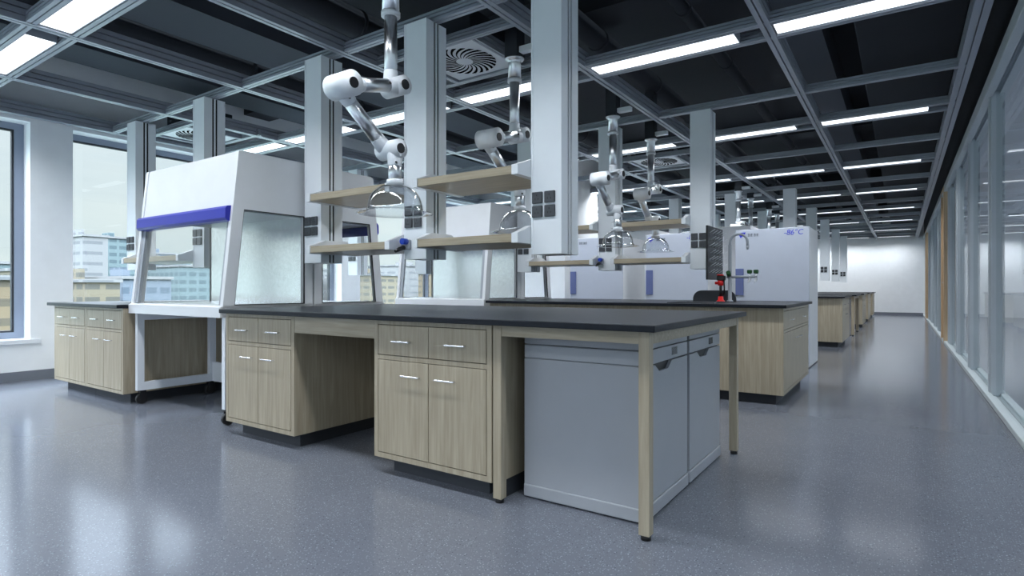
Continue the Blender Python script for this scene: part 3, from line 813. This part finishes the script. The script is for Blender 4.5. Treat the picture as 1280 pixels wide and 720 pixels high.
e = thing('eyewash', (-1.54, 6.05, .856), 'red and black emergency eyewash standing by the faucet', 'eyewash')
ex, ey = -1.52, 6.0
MB().lathe((ex, ey, 0), [(.001, .857), (.042, .857), (.04, .872), (.028, .878), (.024, .915), (.001, .915)], 18).build('eyewash_base', M['red'], e)
st_ = MB(); st_.cyl((ex, ey, .915), (ex, ey, 1.03), .014, 12); st_.tube([(ex+.03, ey, 1.09), (ex+.035, ey, 1.0), (ex+.03, ey, .93)], .008, 10)
st_.build('eyewash_stem', M['black'], e)
v = MB(); v.cyl((ex, ey, 1.025), (ex, ey, 1.075), .028, 14); v.cyl((ex-.055, ey, 1.05), (ex, ey, 1.05), .014, 12); v.build('eyewash_valve', M['red'], e)
v = MB(); v.box(ex-.035, ex+.045, ey-.03, ey+.03, 1.075, 1.125, .008); v.build('eyewash_head', M['black'], e)
MB().cyl((ex-.005, ey, 1.125), (ex-.005, ey, 1.137), .034, 16).build('eyewash_cap', M['red'], e)

# peg board on the aisle-side column of the sink bench
pb = thing('drying_rack', (-1.6, 6.12, 1.35), 'black peg drying rack on the column above the sink', 'drying rack')
MB().box(-1.62, -1.60, 5.82, 6.40, 1.083, 1.625, .003).build('rack_board', M['black'], pb)
k = MB()
for iz in range(7):
    for iy in range(5):
        yy = 5.88+iy*.112+(.04 if iz % 2 else 0); zz = 1.155+iz*.066
        if yy > 6.38: continue
        k.tube([(-1.60, yy, zz), (-1.545, yy, zz+.034)], .0022, 6)
k.build('pegs', M['white'], pb)

# ---------------------------------------------------------------- freezers
def text_mesh(body, size, loc, parent, m, name='lettering', shear=0.):
    cu = bpy.data.curves.new('txt', 'FONT'); cu.body = body; cu.size = size; cu.extrude = .001; cu.shear = shear
    o = bpy.data.objects.new('txt', cu); COL.objects.link(o)
    bpy.context.view_layer.update()
    me = bpy.data.meshes.new_from_object(o.evaluated_get(bpy.context.evaluated_depsgraph_get()))
    bpy.data.objects.remove(o); bpy.data.curves.remove(cu)
    me.transform(Matrix.Rotation(PI/2, 4, 'X'))
    off = Vector((0, 0, 0)); p = parent
    while p is not None: off += p.location; p = p.parent
    me.transform(Matrix.Translation(Vector(loc)-off))
    me.materials.clear(); me.materials.append(m)
    o = bpy.data.objects.new(name, me); COL.objects.link(o); o.parent = parent
    return o
def make_freezer(front='freezer'):
    """front y=0 facing -y; x 0..-.875; height 1.765"""
    t = thing('upright_freezer', (-.44, .44, 0), '', 'freezer', 'tall upright freezers')
    W, D, H = .875, .88, 1.765
    MB().box(-W, 0, .025, D, .01, H, .008, 2).build('freezer_body', M['cabwhite'], t)
    dr = MB().box(-W+.001, -.001, 0, .024, .06, H-.002, .006, 2).build('freezer_door', M['freezer'], t)
    MB().box(-W+.004, -W+.105, -.012, -.0005, .905, 1.255, .003).build('handle_panel', M['lilac'], dr)
    text_mesh('-86\u00b0C', .092, (-.29, -.0005, 1.672), dr, M['textblue'], shear=.15)
    lg = MB()
    lx, lz = -W+.03, 1.665
    lg.prism([(lx, lz+.05), (lx+.045, lz+.062), (lx+.10, lz+.065), (lx+.088, lz+.03), (lx+.05, lz+.005), (lx+.038, lz-.012), (lx+.02, lz+.025)], 'y', -.003, -.0005)
    lo = lg.build('logo', M['textblue'], dr)
    MB().prism([(lx+.03, lz+.042), (lx+.075, lz+.05), (lx+.066, lz+.034), (lx+.045, lz+.022)], 'y', -.004, -.0031).build('logo_cutout', M['freezer'], lo)
    gl = MB()
    for i in range(4):
        x = lx+.125+i*.036
        gl.box(x, x+.026, -.002, -.0005, lz+.036, lz+.041); gl.box(x+.002, x+.024, -.002, -.0005, lz+.022, lz+.027); gl.box(x, x+.026, -.002, -.0005, lz+.008, lz+.012)
        gl.box(x+.010, x+.015, -.002, -.0005, lz+.006, lz+.044)
        if i % 2: gl.box(x, x+.004, -.002, -.0005, lz+.006, lz+.04)
        else: gl.box(x+.022, x+.026, -.002, -.0005, lz+.006, lz+.04)
    gl.build('maker_lettering', M['textgrey'], dr)
    ft = MB()
    for x in (-W+.08, -.08):
        for y in (.1, D-.1): ft.cyl((x, y, 0), (x, y, .012), .025, 12)
    ft.build('feet', M['rubber'], t)
    return t
fz = make_freezer()
for i, (xr, lab) in enumerate(((-.955, 'tall blue-grey freezer at the aisle end, marked -86 degrees, behind the faucet'),
                               (-2.19, 'tall blue-grey freezer in the middle of the row, behind the two farther hoods'),
                               (-3.425, 'tall blue-grey freezer at the left of the row, beside the big column'))):
    if i == 0: fz.location = (xr-.44, 7.96+.44, 0); fz['label'] = lab
    else: dup(fz, (xr-.44, 7.96+.44, 0), 0, lab)
# freezers standing back to back behind them
def make_back_freezer():
    t = thing('storage_cabinet', (-.44, .4, 0), '', 'storage cabinet', 'tall white storage cabinets')
    MB().box(-.88, 0, 0, .75, .06, 2.0, .006, 2).build('cabinet_body', M['cabwhite'], t)
    MB().box(-.86, -.02, .02, .72, 0, .06).build('plinth', M['plinth'], t)
    for x0, x1 in ((-.876, -.442), (-.438, -.004)):
        d = MB().box(x0, x1, .751, .77, .07, 1.99, .003).build('door', M['cabwhite'], t)
    return t
bf = make_back_freezer()
for i, (xr, lab) in enumerate(((-2.0, 'tall white cabinet glimpsed between the aisle freezer and the middle one'), (-3.5, 'tall white cabinet glimpsed between the middle and left freezers'))):
    if i == 0: bf.location = (xr-.44, 9.7+.4, 0); bf['label'] = lab
    else: dup(bf, (xr-.44, 9.7+.4, 0), 0, lab)

# ---------------------------------------------------------------- city outside
tag(MB().box(-700, -12, -400, 900, -22.2, -22).build('ground', mat('distant_ground', (.10, .125, .11, 1), .9, var=.3, vscale=.02)), 'hazy ground far below the windows', 'ground', kind='structure')
FM = [facade_mat('facade_beige', (0.126, 0.106, 0.072, 1), (0.059, 0.056, 0.046, 1), 1.9, 3.1, .4),
      facade_mat('facade_white', (0.149, 0.149, 0.149, 1), (0.095, 0.098, 0.104, 1), 2.6, 6.0, .3),
      facade_mat('facade_teal', (0.086, 0.120, 0.126, 1), (0.043, 0.067, 0.076, 1), 2.0, 2.5, .5),
      facade_mat('facade_blue', (0.094, 0.114, 0.141, 1), (0.048, 0.067, 0.090, 1), 2.2, 2.2, .5),
      facade_mat('facade_tan', (0.118, 0.088, 0.051, 1), (0.060, 0.049, 0.032, 1), 2.1, 4.0, .4)]
FN = ['beige apartment block with window bands', 'plain white tower block', 'pale teal office block', 'pale blue gridded office block', 'tan low apartment block']
def building(i, x, y0, y1, ztop, k, note):
    t = thing('building', (x-9, (y0+y1)/2, -22), 'distant %s outside, %s' % (FN[k], note), 'building')
    MB().box(x-18, x, y0, y1, -22, ztop).build('building_walls', FM[k], t)
    MB().box(x-18.3, x+.3, y0-.3, y1+.3, ztop, ztop+.5).build('roof_edge', FM[1], t)
    MB().box(x-12, x-7, (y0*2+y1)/3, (y0+y1)/2, ztop+.5, ztop+2.2).build('roof_hut', FM[k], t)
pix = lambda u, X: X*(594.9+.5616*(u-640))/(-403.8+.8274*(u-640))
B = []
def bl(u0, u1, X, vtop, k, note):
    y0, y1 = sorted((pix(u0, X), pix(u1, X)))
    d = -.5616*X+.8274*(y0+y1)/2
    building(0, X, y0, y1, 1+(360-vtop)*d/719, k, note)
bl(-140, -30, -105, 352, 0, 'leftmost, beyond the first window')
bl(-8, 30, -80, 350, 4, 'low behind the first window')
bl(0, 18, -150, 330, 2, 'rising behind the low tan block')
bl(40, 106, -120, 338, 0, 'left of the white tower')
bl(91, 103, -190, 298, 3, 'narrow, at left edge of second window')
bl(104, 135, -165, 296, 1, 'tallest, in the second window')
bl(136, 176, -185, 299, 2, 'right of the white tower in the second window')
bl(108, 150, -100, 353, 0, 'low in front of the white tower')
bl(154, 214, -110, 349, 3, 'low behind the safety cabinet')
bl(190, 232, -210, 318, 3, 'seen through the safety cabinet, middle')
bl(225, 285, -150, 334, 2, 'seen through the safety cabinet, right')
bl(400, 440, -140, 338, 1, 'seen low through the second safety cabinet')
bl(462, 505, -120, 345, 0, 'behind the gap between the safety cabinets')
bl(500, 560, -160, 334, 1, 'seen through the second-row safety cabinet')
bl(570, 640, -130, 343, 4, 'farthest right')

# ---------------------------------------------------------------- sky and camera
w = bpy.data.worlds.new('World'); C.world = w; w.use_nodes = True
nt = w.node_tree; bg = nt.nodes['Background']
# overcast sky: pale at the horizon, much brighter overhead
tc = nt.nodes.new('ShaderNodeTexCoord'); mp = nt.nodes.new('ShaderNodeMapping'); mp.inputs['Scale'].default_value = (1, 1, 6)
nt.links.new(tc.outputs['Generated'], mp.inputs['Vector'])
nz = nt.nodes.new('ShaderNodeTexNoise'); nz.inputs['Scale'].default_value = 2.; nz.inputs['Detail'].default_value = 4
nt.links.new(mp.outputs['Vector'], nz.inputs['Vector'])
cr = nt.nodes.new('ShaderNodeValToRGB')
cr.color_ramp.elements[0].position = .35; cr.color_ramp.elements[0].color = (.70, .76, .80, 1)
cr.color_ramp.elements[1].position = .65; cr.color_ramp.elements[1].color = (.82, .85, .85, 1)
nt.links.new(nz.outputs['Fac'], cr.inputs['Fac'])
sp = nt.nodes.new('ShaderNodeSeparateXYZ'); nt.links.new(tc.outputs['Generated'], sp.inputs[0])
el = nt.nodes.new('ShaderNodeValToRGB'); el.color_ramp.interpolation = 'LINEAR'
e_ = el.color_ramp.elements
e_[0].position = .0; e_[0].color = (.76/24, .85/24, .84/24, 1)
e_[1].position = 1.; e_[1].color = (.86, .94, 1., 1)
for p_, c_ in ((.22, (.82/24, .90/24, .92/24, 1)), (.38, (4.0/24, 4.4/24, 5.0/24, 1)), (.6, (.62, .70, .80, 1))):
    q = e_.new(p_); q.color = c_
nt.links.new(sp.outputs['Z'], el.inputs['Fac'])
mx = nt.nodes.new('ShaderNodeMix'); mx.data_type = 'RGBA'; mx.blend_type = 'MULTIPLY'; mx.inputs['Factor'].default_value = 1.
nt.links.new(cr.outputs['Color'], mx.inputs['A']); nt.links.new(el.outputs['Color'], mx.inputs['B'])
nt.links.new(mx.outputs['Result'], bg.inputs['Color'])
bg.inputs['Strength'].default_value = 24.

cam = bpy.data.cameras.new('camera'); co = bpy.data.objects.new('camera', cam); COL.objects.link(co)
co.location = (0, 0, 1); co.rotation_euler = (PI/2, 0, math.atan2(488, 719))
cam.lens = 719/1280*36; cam.sensor_width = 36; cam.clip_start = .05; cam.clip_end = 2000
C.camera = co
C.view_settings.view_transform = 'Standard'; C.view_settings.look = 'None'
C.view_settings.exposure = .3; C.view_settings.gamma = 1; C.view_settings.use_curve_mapping = False
cy = C.cycles
cy.max_bounces = 10; cy.diffuse_bounces = 4; cy.glossy_bounces = 5; cy.transparent_max_bounces = 24
cy.use_denoising = True; cy.sample_clamp_indirect = 6; cy.caustics_reflective = False; cy.caustics_refractive = False
